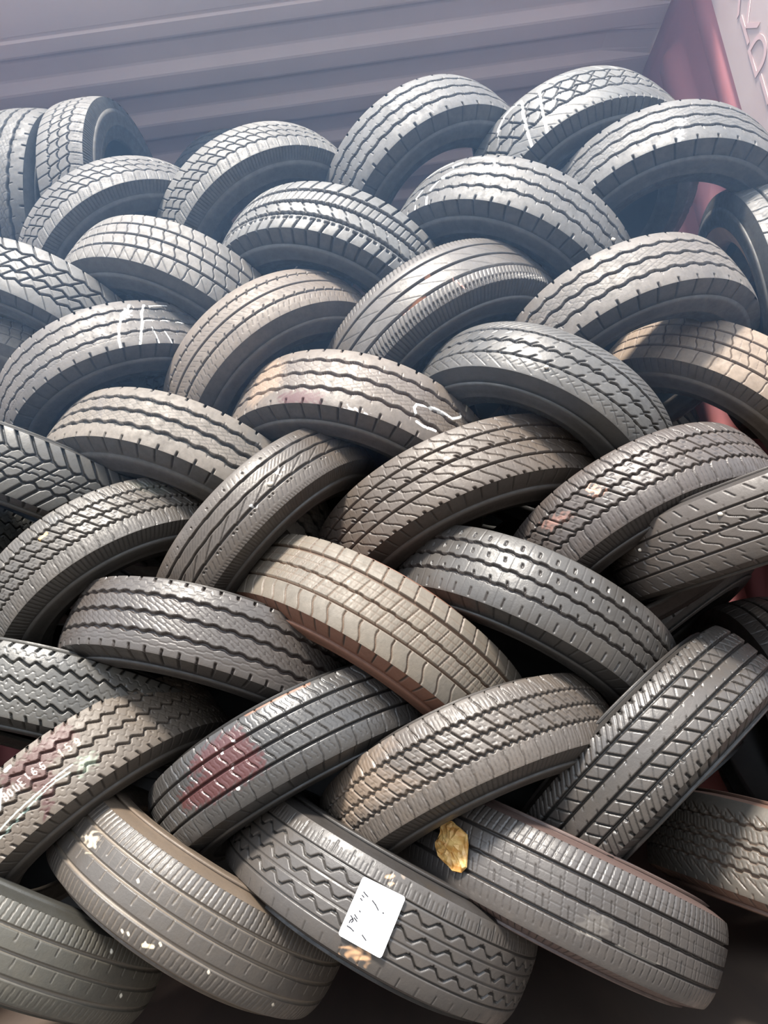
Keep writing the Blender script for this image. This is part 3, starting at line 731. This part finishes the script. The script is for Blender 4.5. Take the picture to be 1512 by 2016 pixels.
# marks on the treads: kind, colour, width, points (along the tread, across it) in metres
MARKS = {
    'T06': (
        ('line', (0.95, 0.95, 0.93), 0.0067, ((-0.0377, -0.0326), (-0.0234, -0.0491), (0.0059, -0.0691), (0.0294, -0.0729), (0.0564, -0.0699), (0.0546, -0.0544), (0.0386, -0.0147), (0.0244, 0.0322), (0.0132, 0.0684), (0.0063, 0.0903))),
        ('line', (0.95, 0.95, 0.93), 0.0067, ((0.1016, -0.0491), (0.0857, -0.0088), (0.0754, 0.0194), (0.0636, 0.0578), (0.0505, 0.0927))),
        ('line', (0.95, 0.95, 0.93), 0.009, ((0.1121, 0.0043), (0.138, 0.0057))),
        ('line', (0.9, 0.9, 0.88, 0.75), 0.006, ((0.1015, -0.0604), (0.1428, -0.0703), (0.1979, -0.0586))),
    ),
    'T09': (
        ('line', (0.95, 0.95, 0.93), 0.0045, ((-0.322, 0.0969), (-0.3307, 0.0607))),
        ('line', (0.95, 0.95, 0.93), 0.006, ((-0.342, 0.036), (-0.3306, 0.0144))),
        ('line', (0.95, 0.95, 0.93), 0.006, ((-0.2827, 0.0909), (-0.2951, 0.0501))),
        ('line', (0.95, 0.95, 0.93), 0.0075, ((-0.2949, 0.0273), (-0.2829, 0.0023))),
        ('line', (0.9, 0.9, 0.88, 0.75), 0.0045, ((-0.357, -0.0492), (-0.3171, -0.0587), (-0.2753, -0.0626))),
        ('line', (0.95, 0.95, 0.93), 0.009, ((-0.2615, -0.0433), (-0.2409, -0.0486))),
        ('line', (0.95, 0.95, 0.93), 0.006, ((-0.2175, -0.0619), (-0.1889, -0.0607), (-0.1623, -0.0535), (-0.1537, -0.0404))),
        ('line', (0.95, 0.95, 0.93), 0.009, ((-0.2749, -0.0062), (-0.2493, -0.0185), (-0.207, -0.0143), (-0.1668, -0.0081), (-0.1463, -0.0141), (-0.1431, -0.0302))),
    ),
    'T14': (
        ('line', (0.95, 0.95, 0.93), 0.005, ((0.0312, 0.0697), (0.0337, 0.0472), (0.0435, 0.0145), (0.0579, -0.0143), (0.0762, -0.0316), (0.0839, -0.0471))),
        ('line', (0.95, 0.95, 0.93), 0.005, ((0.0729, 0.0682), (0.0837, 0.0383), (0.0964, 0.0074), (0.1011, -0.0169), (0.1164, -0.0456))),
        ('line', (0.95, 0.95, 0.93), 0.0025, ((0.137, 0.0363), (0.1481, 0.0719))),
        ('line', (0.95, 0.95, 0.93), 0.003, ((0.0977, 0.0034), (0.1343, 0.0028), (0.1668, 0.002), (0.2013, 0.0025))),
        ('line', (0.95, 0.95, 0.93), 0.003, ((0.1274, -0.0418), (0.1721, -0.0498))),
        ('line', (0.95, 0.95, 0.93), 0.002, ((0.1118, 0.0244), (0.1169, 0.0727))),
        ('poly', (0.95, 0.95, 0.93), 0.003, ((0.0575, -0.0225), (0.0718, -0.0363), (0.0834, -0.0265), (0.073, -0.0116), (0.057, -0.0064))),
        ('poly', (0.035, 0.036, 0.037, 0.7), 0.02, ((0.1147, -0.0498), (0.1603, -0.054), (0.221, -0.0274), (0.2179, 0.0165), (0.1666, 0.0208), (0.1087, -0.0124))),
    ),
    'T18': (
        ('line', (0.95, 0.95, 0.93), 0.005, ((0.0663, 0.029), (0.0603, 0.019), (0.0633, 0.0087), (0.0829, 0.0019), (0.1006, -0.0043), (0.1235, -0.0077), (0.1453, -0.0091), (0.1635, -0.0259), (0.1656, -0.038))),
        ('line', (0.95, 0.95, 0.93), 0.005, ((0.074, 0.0446), (0.0901, 0.0464), (0.1178, 0.0403))),
        ('line', (0.6, 0.55, 0.42), 0.005, ((0.1775, -0.0721), (0.1756, -0.0527))),
        ('poly', (0.55, 0.52, 0.5), 0.006, ((-0.0681, 0.0717), (-0.0592, 0.0658), (-0.0202, 0.0704), (-0.0204, 0.0786), (-0.0419, 0.0784))),  # white scratches with their glint painted in
        ('poly', (0.075, 0.028, 0.03, 0.85), 0.012, ((-0.1996, 0.0478), (-0.1609, 0.0424), (-0.1124, 0.0486), (-0.1153, 0.0727), (-0.203, 0.0787), (-0.2215, 0.0521))),  # maroon tint painted in for a reddish reflection
        ('poly', (0.3, 0.22, 0.16, 0.6), 0.02, ((-0.3318, -0.0693), (-0.2796, -0.0659), (-0.2374, -0.0379), (-0.2205, 0.0311), (-0.2884, 0.0678), (-0.317, 0.054), (-0.3222, 0.0003))),
    ),
    'T24': (
        ('line', (0.72, 0.45, 0.18), 0.006, ((-0.0642, -0.0215), (-0.0796, -0.0205))),
        ('poly', (0.055, 0.06, 0.05, 0.7), 0.02, ((0.1166, -0.059), (0.1696, -0.0477), (0.2135, -0.01), (0.147, -0.0046), (0.1167, -0.0358))),
        ('poly', (0.05, 0.05, 0.05, 0.6), 0.012, ((-0.0528, -0.0582), (-0.0242, -0.0466), (-0.0278, -0.0206), (-0.0544, -0.0239))),
    ),
    'T33': (
        ('poly', (0.066, 0.027, 0.023, 0.88), 0.012, ((-0.062, -0.0501), (0.0268, -0.0593), (0.0344, -0.0217), (-0.0009, -0.0096), (-0.0325, -0.0082), (-0.0249, 0.0119), (-0.0453, 0.035), (-0.0769, 0.0599), (-0.0613, 0.0211), (-0.0869, -0.02), (-0.1167, -0.0141), (-0.0954, -0.0491))),  # this and the next: reddish reflection painted into the tread colour
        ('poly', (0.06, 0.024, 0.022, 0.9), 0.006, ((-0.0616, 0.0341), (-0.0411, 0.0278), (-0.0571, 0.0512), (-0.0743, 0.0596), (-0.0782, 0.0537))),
        ('line', (0.62, 0.68, 0.6), 0.0022, ((-0.1406, 0.0229), (-0.1028, 0.0192), (-0.0715, 0.0175), (-0.0286, 0.0142), (0.0002, 0.0135))),
        ('line', (0.42, 0.55, 0.47), 0.0022, ((-0.1472, 0.0327), (-0.089, 0.026), (-0.0317, 0.0197), (-0.0094, 0.0221))),
        ('poly', (0.3, 0.36, 0.28, 0.6), 0.012, ((0.011, 0.0111), (0.0363, 0.0169), (0.0317, 0.033), (0.0002, 0.0383))),
        ('line', (0.85, 0.85, 0.82), 0.006, ((-0.1053, -0.0281), (-0.1232, -0.0038))),
        ('line', (0.85, 0.85, 0.82), 0.006, ((-0.0854, -0.0486), (-0.0772, -0.0496))),
        ('line', (0.4, 0.34, 0.32), 0.0026, ((-0.1071, -0.0068), (-0.1084, -0.0201), (-0.1036, -0.0192), (-0.1027, -0.0145), (-0.1078, -0.0137), (-0.1021, -0.0125), (-0.1016, -0.0075), (-0.1071, -0.0068))),
        ('line', (0.4, 0.34, 0.32), 0.0026, ((-0.0979, -0.0091), (-0.0987, -0.0171), (-0.0963, -0.0197), (-0.0935, -0.0169), (-0.0928, -0.0089), (-0.0951, -0.0064), (-0.0979, -0.0091))),
        ('line', (0.4, 0.34, 0.32), 0.0026, ((-0.0871, -0.0188), (-0.0862, -0.0082), (-0.0834, -0.0055), (-0.0811, -0.008), (-0.082, -0.0187))),
        ('line', (0.4, 0.34, 0.32), 0.0026, ((-0.0718, -0.0211), (-0.0769, -0.0212), (-0.0758, -0.0079), (-0.0707, -0.0078))),
        ('line', (0.4, 0.34, 0.32), 0.0026, ((-0.0764, -0.0148), (-0.0722, -0.0147))),
        ('line', (0.4, 0.34, 0.32), 0.0026, ((-0.0643, -0.0193), (-0.0625, -0.0226), (-0.0614, -0.0092))),
        ('line', (0.4, 0.34, 0.32), 0.0026, ((-0.0484, -0.0208), (-0.051, -0.0221), (-0.0531, -0.0167), (-0.0527, -0.0114), (-0.05, -0.0087), (-0.0477, -0.0115), (-0.0484, -0.0155), (-0.0506, -0.0161), (-0.0529, -0.0134))),
        ('line', (0.4, 0.34, 0.32), 0.0026, ((-0.0345, -0.0199), (-0.0371, -0.0212), (-0.0392, -0.0157), (-0.0388, -0.0104), (-0.0361, -0.0078), (-0.0338, -0.0105), (-0.0345, -0.0145), (-0.0367, -0.0151), (-0.039, -0.0124))),
        ('line', (0.46, 0.38, 0.29), 0.0026, ((-0.0064, -0.0175), (-0.0042, -0.0212), (-0.0037, -0.0067))),
        ('line', (0.46, 0.38, 0.29), 0.0026, ((0.0119, -0.0228), (0.0069, -0.0226), (0.0067, -0.016), (0.0098, -0.0169), (0.0122, -0.0141), (0.0119, -0.0097), (0.0097, -0.0081), (0.0069, -0.0095))),
        ('line', (0.46, 0.38, 0.29), 0.0026, ((0.0221, -0.0082), (0.0249, -0.0069), (0.0275, -0.0129), (0.0273, -0.0188), (0.0245, -0.0215), (0.0218, -0.0184), (0.0223, -0.014), (0.0247, -0.0135), (0.0274, -0.0166))),
    ),
    'T34': (
        ('poly', (0.06, 0.018, 0.017, 0.9), 0.01, ((-0.1657, -0.0479), (-0.106, -0.0554), (-0.0661, -0.052), (-0.0594, -0.034), (-0.0589, -0.0243), (-0.0471, 0.0079), (-0.0526, 0.03), (-0.0809, 0.0327), (-0.1122, 0.0337), (-0.1684, 0.0314), (-0.2227, 0.0148), (-0.2218, -0.0103), (-0.1546, -0.0162), (-0.187, -0.0284))),  # maroon reflection painted over the left half of the tread
        ('line', (0.17, 0.085, 0.05, 0.85), 0.01, ((-0.0483, -0.0638), (-0.0139, -0.0644), (0.0271, -0.0642), (0.0655, -0.0624))),
        ('line', (0.95, 0.95, 0.93), 0.003, ((-0.0582, -0.0913), (-0.0567, -0.0917))),
        ('line', (0.95, 0.95, 0.93), 0.005, ((-0.0846, -0.0339), (-0.0832, -0.0338))),
        ('line', (0.95, 0.95, 0.93), 0.005, ((-0.1092, -0.0265), (-0.1077, -0.0264))),
        ('line', (0.95, 0.95, 0.93), 0.005, ((-0.1031, 0.0035), (-0.1016, 0.0036))),
        ('line', (0.95, 0.95, 0.93), 0.005, ((-0.108, 0.0349), (-0.1065, 0.035))),
    ),
    'T27': (
        ('poly', (0.5, 0.28, 0.21, 0.8), 0.003, ((-0.0205, -0.0237), (-0.0056, -0.0249), (0.0078, -0.0018), (-0.0144, -0.0014))),
        ('poly', (0.28, 0.15, 0.12, 0.6), 0.01, ((-0.1285, -0.0294), (-0.1047, -0.0256), (-0.0697, -0.0125), (-0.0669, 0.0024), (-0.1155, -0.0058))),
    ),
    'T16': (
        ('line', (0.5, 0.22, 0.12), 0.004, ((0.0089, 0.0405), (0.036, 0.0371), (0.0537, 0.0364), (0.0697, 0.0379))),
        ('line', (0.5, 0.25, 0.16), 0.005, ((0.0945, -0.001), (0.105, -0.0017))),
        ('line', (0.5, 0.3, 0.25), 0.0022, ((0.139, 0.0336), (0.1468, 0.0671))),
    ),
    'T38': (
        ('poly', (0.4, 0.34, 0.26), 0.008, ((-0.2303, -0.0103), (-0.2179, -0.0248), (-0.1945, -0.0232), (-0.1898, -0.0129), (-0.2023, -0.0003))),
        ('line', (0.6, 0.54, 0.44), 0.004, ((-0.0843, -0.0333), (-0.0814, -0.0317))),
        ('line', (0.6, 0.54, 0.44), 0.004, ((-0.0914, -0.0133), (-0.0886, -0.0117))),
        ('line', (0.6, 0.54, 0.44), 0.004, ((-0.0667, 0.0822), (-0.064, 0.0836))),
        ('line', (0.6, 0.54, 0.44), 0.004, ((-0.0309, 0.049), (-0.0284, 0.0505))),
        ('line', (0.6, 0.54, 0.44), 0.004, ((-0.0114, 0.0383), (-0.0089, 0.0399))),
        ('line', (0.6, 0.54, 0.44), 0.004, ((0.0726, 0.0375), (0.0752, 0.0393))),
        ('line', (0.6, 0.54, 0.44), 0.004, ((0.2053, 0.0428), (0.2091, 0.0452))),
        ('line', (0.6, 0.54, 0.44), 0.004, ((-0.062, 0.0514), (-0.0594, 0.0529))),
        ('line', (0.6, 0.54, 0.44), 0.004, ((-0.0725, 0.0536), (-0.0698, 0.0551))),
        ('line', (0.33, 0.25, 0.17, 0.8), 0.014, ((-0.1979, -0.0821), (-0.1437, -0.0833), (-0.093, -0.0836), (-0.0402, -0.0864), (0.0185, -0.0824))),
        ('line', (0.6, 0.5, 0.36), 0.006, ((-0.0322, 0.0534), (-0.0182, 0.0476))),
    ),
    'T37': (
        ('line', (0.7, 0.68, 0.6), 0.005, ((0.2649, 0.0096), (0.2683, 0.0116))),
        ('line', (0.7, 0.68, 0.6), 0.005, ((0.1995, -0.0442), (0.202, -0.0425))),
    ),
    'T39': (
        ('poly', (0.47, 0.28, 0.155), 0.01, ((-0.0124, 0.0608), (0.0017, 0.0443), (0.0302, 0.0449), (0.0297, 0.0572), (0.0093, 0.0616))),
        ('poly', (0.42, 0.27, 0.17), 0.004, ((-0.0014, -0.0559), (0.0044, -0.0621), (0.0118, -0.053), (0.0081, -0.048))),
        ('poly', (0.35, 0.27, 0.2, 0.7), 0.01, ((0.0048, -0.0753), (0.0273, -0.077), (0.0284, -0.0679), (0.0172, -0.0687))),
    ),
    'T25': (
        ('poly', (0.75, 0.72, 0.68), 0.002, ((0.0985, -0.0011), (0.1141, -0.0012), (0.1155, 0.0062), (0.1028, 0.0068))),
        ('poly', (0.95, 0.95, 0.93), 0.004, ((0.0274, 0.0199), (0.0298, 0.0226), (0.028, 0.0245))),
    ),
    'T20': (
        ('poly', (0.045, 0.045, 0.045, 0.6), 0.02, ((-0.2766, -0.0423), (-0.2258, -0.0398), (-0.1851, 0.0108), (-0.192, 0.0333), (-0.2332, 0.0136))),
    ),
    'T19': (
        ('poly', (0.1, 0.09, 0.085, 0.7), 0.008, ((-0.3152, -0.0418), (-0.2931, -0.0392), (-0.2587, 0.0223), (-0.2728, 0.0225))),
        ('poly', (0.1, 0.095, 0.09, 0.7), 0.015, ((0.0225, -0.0658), (0.0442, -0.0743), (0.068, -0.0664), (0.0608, -0.0387), (0.0305, -0.0346))),
    ),
    'T11': (
        ('poly', (0.09, 0.09, 0.095, 0.6), 0.012, ((-0.2547, -0.0373), (-0.2101, -0.0379), (-0.1981, -0.0089), (-0.2401, -0.0062))),
    ),
    'T07': (
        ('poly', (0.36, 0.36, 0.36, 0.6), 0.006, ((0.1145, 0.0073), (0.1345, 0.0085), (0.1095, 0.0818), (0.0945, 0.0853))),
    ),
    'T35': (
        ('poly', (0.17, 0.125, 0.09, 0.65), 0.03, ((-0.1667, -0.0686), (-0.0919, -0.0626), (-0.0843, -0.045), (-0.1229, -0.0327), (-0.0872, 0.0049), (-0.0553, 0.031), (-0.1359, 0.0269), (-0.2425, 0.0171), (-0.2898, -0.0189), (-0.2256, -0.0504))),
    ),
    'T40': (
        ('poly', (0.1, 0.09, 0.08, 0.6), 0.01, ((0.0521, 0.0312), (0.0773, 0.0016), (0.1063, 0.0034), (0.1047, 0.0222), (0.0643, 0.0436))),
        ('line', (0.42, 0.38, 0.33, 0.5), 0.003, ((0.0694, 0.0359), (0.1009, 0.0345))),
        ('line', (0.42, 0.38, 0.33, 0.6), 0.0035, ((0.1246, 0.0316), (0.1643, 0.0322), (0.1977, 0.0313))),
    ),
    'T05': (
        ('line', (0.3, 0.3, 0.3), 0.002, ((0.1399, 0.0266), (0.1523, 0.0706))),
    ),
}

# thin bluish haze added under the roof to imitate glare on the lens
def glare_haze():
    m = bpy.data.materials.new('lens_glare_haze')
    m.use_nodes = True
    t = m.node_tree
    t.nodes.clear()
    out = t.nodes.new('ShaderNodeOutputMaterial')
    v = t.nodes.new('ShaderNodeVolumeScatter')
    v.inputs['Color'].default_value = (.36, .60, 1.0, 1)
    v.inputs['Density'].default_value = HAZE
    v.inputs['Anisotropy'].default_value = 0.1
    t.links.new(v.outputs[0], out.inputs['Volume'])
    o = box('glare_haze', (XL + .02, .60, .85), (XR - .03, 2.3, ROOF_Z - .012), m)
    o['kind'] = 'stuff'
    o['label'] = 'thin bluish haze added under the container roof for lens glare'
HAZE = 0.060
glare_haze()

M_BEAD = plain('brown_dust_on_bead', (.62, .40, .28), (.44, .28, .20), 22.0, 0.8, 0.8)
tyre_of = {}
for i, (k, (c, n, R, wt)) in enumerate(POSE.items()):
    b, d, amt, g, ro = LOOK.get(k, LOOK['default'])
    # lower tyres turned browner, with the weaker light there put into their colour
    low = max(0.0, min(1.0, (int(k[1:]) - 16) / 12.0))
    d = tuple((.78 - .16 * low) * x for x in d)
    b = tuple(.85 * x * (1 - .22 * low) for x in b)
    d = tuple(x * y for x, y in zip(d, (1 - .30 * low, 1 - .34 * low, 1 - .38 * low)))
    mat = rubber('tread_rubber', b, d, amt, g, ro, i * 1.7)
    sb = RUST.get(k, tuple(0.62 * x for x in b))
    sd = RUST.get(k, tuple(0.5 * x for x in d))
    smat = rubber('sidewall_rubber', sb, sd, 0.35, tuple(0.35 * x for x in b), min(.7, ro + .05), i * 1.7 + .5)
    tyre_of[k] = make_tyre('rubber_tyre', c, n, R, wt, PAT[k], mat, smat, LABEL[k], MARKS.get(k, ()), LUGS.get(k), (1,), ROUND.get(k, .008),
                           dense=95 if k in ('T10', 'T42', 'T02', 'T01') else 70, bead_mat=M_BEAD if k == 'T10' else None)

# second-row tyres, added behind the front ones mainly to keep the gaps dark
SECOND = (((-0.82, 2.25, 0.7505), (-0.4528, -0.2516, -0.8554), 'second-row tyre added to darken the gap under the small-block tyre with yellow tape'), ((0.6878, 2.1, 0.515), (0.4528, -0.2516, -0.8554), 'second-row tyre added to darken the gap above the ladder-tread tyre'), ((0.6807, 2.25, 1.0825), (-0.4528, -0.2516, -0.8554), 'second-row tyre added to darken the gap between the comma-notched tyre and the orange-dusted one'), ((0.3445, 2.35, 1.0316), (-0.4528, -0.2516, -0.8554), 'second-row tyre added to darken the hollow of the comma-notched tyre'), ((0.5673, 2.1, 0.1019), (0.4528, -0.2516, -0.8554), 'second-row tyre added to darken the gap right of the ladder-tread tyre'), ((-0.304, 2.3, 2.0365), (-0.4528, -0.2516, -0.8554), 'second-row tyre added to darken the hollow of the diamond-block tyre'), ((0.79, 2.42, 1.55), (0.2018, -0.2018, -0.9584), 'shadowed second-row tyre seen through the hollow of the big tyre beside the pink post'))
M_SHADE = rubber('added_dark_rubber', (.05, .05, .05), (.10, .10, .098), .4, (.015, .015, .015), .6, 3.3)
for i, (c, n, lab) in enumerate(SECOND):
    make_tyre('rubber_tyre', c, n, .315, .073, ribs_wavy(44, 7, 1.5, 0, False), M_SHADE, M_SHADE, lab, dense=40, step=0.003)  # added tyres, mainly to keep the gaps dark

# ------------------------------------------------------------------ the white card and the yellow scrap
M_CARD = plain('white_card', (.86, .86, .85), (.82, .82, .80), 20.0, 0.6)
M_INK = plain('black_ink', (.03, .03, .035), None, 5.0, 0.5)
def frame_of(o, u, v, n):
    m = Matrix(((u.x, v.x, n.x, o.x), (u.y, v.y, n.y, o.y), (u.z, v.z, n.z, o.z), (0, 0, 0, 1)))
    return m

def card():
    o, u, v, n = (Vector(x) for x in ((-0.099, 1.1631, 0.1275), (-0.8211, 0.0679, 0.5668), (-0.5704, -0.1365, -0.81), (0.0223, -0.9883, 0.1508)))
    outline = ((0.0334, 0.0363), (0.0331, 0.0385), (0.0321, 0.04), (0.0305, 0.0409), (0.0283, 0.0412), (-0.0306, 0.0397), (-0.0328, 0.0393), (-0.0343, 0.0383), (-0.0352, 0.0367), (-0.0354, 0.0345), (-0.0321, -0.0415), (-0.0317, -0.0436), (-0.0307, -0.0451), (-0.0291, -0.046), (-0.0269, -0.0461), (0.0312, -0.0427), (0.0333, -0.0422), (0.0349, -0.0412), (0.0357, -0.0396), (0.036, -0.0374))
    strokes = (((0.026, -0.0148), (0.0226, -0.0134)), ((0.0259, -0.0195), (0.0222, -0.0183)), ((0.0257, -0.0243), (0.0223, -0.023), (0.0175, -0.0215)), ((0.0094, -0.0202), (0.0027, -0.0175), (-0.004, -0.0131)), ((-0.0111, -0.0129), (-0.0126, -0.0134)), ((0.0199, 0.0001), (0.018, 0.001)), ((0.0258, 0.0202), (0.0258, 0.0171), (0.024, 0.0139), (0.022, 0.0152), (0.0232, 0.0186)), ((0.0226, 0.0116), (0.0199, 0.0125), (0.0166, 0.0139)), ((0.0266, 0.0253), (0.0212, 0.0255), (0.0152, 0.027)), ((0.002, 0.0255), (-0.0019, 0.0273), (-0.0059, 0.029)), ((0.028, 0.0113), (0.0227, 0.014)), ((0.0238, 0.0076), (0.0178, 0.0106)))
    th = 0.0012
    k = len(outline)
    vs = [(x, y, 0) for x, y in outline] + [(x, y, th) for x, y in outline]
    fs = [tuple(reversed(range(k))), tuple(range(k, 2 * k))] + [(i, (i + 1) % k, k + (i + 1) % k, k + i) for i in range(k)]
    ob = poly_mesh('paper_card', vs, fs, M_CARD)
    ob.matrix_world = frame_of(o, u, v, n)
    tag(ob, 'white card with handwritten size marks stuck on the tread of a bottom tyre', 'card')
    vs, fs = [], []
    for st in strokes:
        for (x0, y0), (x1, y1) in zip(st[:-1], st[1:]):
            d = math.hypot(x1 - x0, y1 - y0) or 1e-6
            w = 0.0009
            px, py = -(y1 - y0) / d * w, (x1 - x0) / d * w
            ex, ey = (x1 - x0) / d * w * .6, (y1 - y0) / d * w * .6
            b = len(vs)
            for z in (th, th + 0.0003):
                vs += [(x0 - ex + px, y0 - ey + py, z), (x0 - ex - px, y0 - ey - py, z), (x1 + ex - px, y1 + ey - py, z), (x1 + ex + px, y1 + ey + py, z)]
            fs += [(b + 4, b + 5, b + 6, b + 7), (b, b + 4, b + 7, b + 3), (b + 1, b + 2, b + 6, b + 5), (b, b + 1, b + 5, b + 4), (b + 2, b + 3, b + 7, b + 6)]
    poly_mesh('handwriting', vs, fs, M_INK, ob)
card()

def scrap():
    o, u, v, n = (Vector(x) for x in ((0.0314, 1.271, 0.1819), (-0.6619, 0.6871, 0.2996), (-0.5296, -0.1458, -0.8356), (-0.5304, -0.7118, 0.4604)))
    outline = np.array(((0.0288, -0.0208), (0.0268, -0.0127), (0.0291, -0.0012), (0.0283, 0.0047), (0.026, 0.0099), (0.0201, 0.0155), (0.0148, 0.0211), (0.0017, 0.0236), (-0.0092, 0.0268), (-0.0213, 0.0303), (-0.028, 0.028), (-0.0358, 0.026), (-0.0392, 0.0196), (-0.0415, 0.0153), (-0.0353, -0.0005), (-0.0296, -0.0152), (-0.0209, -0.0282), (-0.0063, -0.0322), (0.0062, -0.0342), (0.0132, -0.0364), (0.0219, -0.0326), (0.0293, -0.0286)))
    w = NT('golden_torn_scrap')
    tcn = w.n('ShaderNodeTexCoord').outputs['Object']
    mp = w.n('ShaderNodeMapping')
    mp.inputs['Rotation'].default_value = (0, 0, 0.35)
    mp.inputs['Scale'].default_value = (18, 75, 20)
    w.l(tcn, mp.inputs[0])
    n1 = w.noise(1.0, 5, mp.outputs[0], .6)
    n2 = w.noise(90, 4, tcn, .7)
    mp2 = w.n('ShaderNodeMapping')
    mp2.inputs['Rotation'].default_value = (0, 0, -1.2)
    mp2.inputs['Scale'].default_value = (110, 16, 20)
    w.l(tcn, mp2.inputs[0])
    n3 = w.noise(1.0, 4, mp2.outputs[0], .6)
    c = w.mix(w.rng(n1, .40, .62, 0, 1), (.42, .20, .045), (.66, .44, .16))
    c = w.mix(w.rng(n3, .5, .75, 0, .6), c, (.26, .12, .03))
    c = w.mix(w.rng(n2, .55, .75, 0, .5), c, (.80, .62, .34))
    w.l(c, w.b.inputs['Base Color'])
    w.b.inputs['Roughness'].default_value = .45
    bp = w.n('ShaderNodeBump')
    bp.inputs['Strength'].default_value = .6
    bp.inputs['Distance'].default_value = .004
    w.l(n1, bp.inputs['Height'])
    w.l(bp.outputs[0], w.b.inputs['Normal'])
    cx, cy = outline.mean(0)
    rings = (1.0, .97, .8, .55, .28)
    k = len(outline)
    vs, fs = [], []
    for x, y in outline:
        vs.append((x, y, 0.0))
    for ri, s in enumerate(rings):
        for j, (x, y) in enumerate(outline):
            h = .004 + .004 * (1 - s) + .0022 * math.sin(j * 2.1 + ri * 1.7) + .0018 * math.sin(j * 3.7 + 2)
            vs.append((cx + (x - cx) * s, cy + (y - cy) * s, h))
    for ri in range(len(rings)):
        a, b = ri * k, (ri + 1) * k
        for j in range(k):
            jn = (j + 1) % k
            fs.append((a + j, a + jn, b + jn, b + j))
    fs.append(tuple(range(len(rings) * k, (len(rings) + 1) * k)))
    fs.append(tuple(reversed(range(k))))
    ob = poly_mesh('torn_scrap', vs, fs, w.m)
    ob.matrix_world = frame_of(o, u, v, n)
    tag(ob, 'torn golden yellow scrap stuck on a bottom tyre under the muddy brown tyre', 'scrap')
scrap()

M_STONE = plain('pale_stone', (.70, .64, .55), (.55, .48, .40), 60.0, 0.8)
def pebble(p, r, label):
    p = Vector(p)
    vs, fs = [], []
    nu, nv = 8, 5
    for i in range(1, nv):
        for j in range(nu):
            a, b = math.pi * i / nv, 2 * math.pi * j / nu
            k = r * (1 + .22 * math.sin(3 * b + i) + .1 * math.cos(2 * a + j))
            vs.append((k * math.sin(a) * math.cos(b), .8 * k * math.sin(a) * math.sin(b), .7 * k * math.cos(a)))
    vs += [(0, 0, .7 * r), (0, 0, -.7 * r)]
    for i in range(nv - 2):
        for j in range(nu):
            jn = (j + 1) % nu
            fs.append((i * nu + j, (i + 1) * nu + j, (i + 1) * nu + jn, i * nu + jn))
    for j in range(nu):
        jn = (j + 1) % nu
        fs.append((len(vs) - 2, j, jn))
        fs.append((len(vs) - 1, (nv - 2) * nu + jn, (nv - 2) * nu + j))
    o = poly_mesh('pebble', vs, fs, M_STONE, smooth=True)
    o.location = p
    tag(o, label, 'pebble', 'small stones lodged in the treads')
for p, r, lab in (((0.5909, 1.5042, 1.3325), 0.0055, 'cream stone lodged in the right end of the chalk-arced tyre'), ((-0.197, 1.294, 0.8259), 0.0058, 'tiny white stone in the middle groove of the slash-cut tyre'), ((0.3283, 1.267, 0.9635), 0.0045, 'small cream stone on the lower rib of the comma-notched tyre'), ((0.5267, 1.1613, 0.6379), 0.0045, 'tan stone in the upper groove of the brown right-edge tyre'), ((0.4337, 1.2898, 0.6136), 0.004, 'pale stone at the shaded left end of the brown right-edge tyre')):
    pebble(p, r, lab)
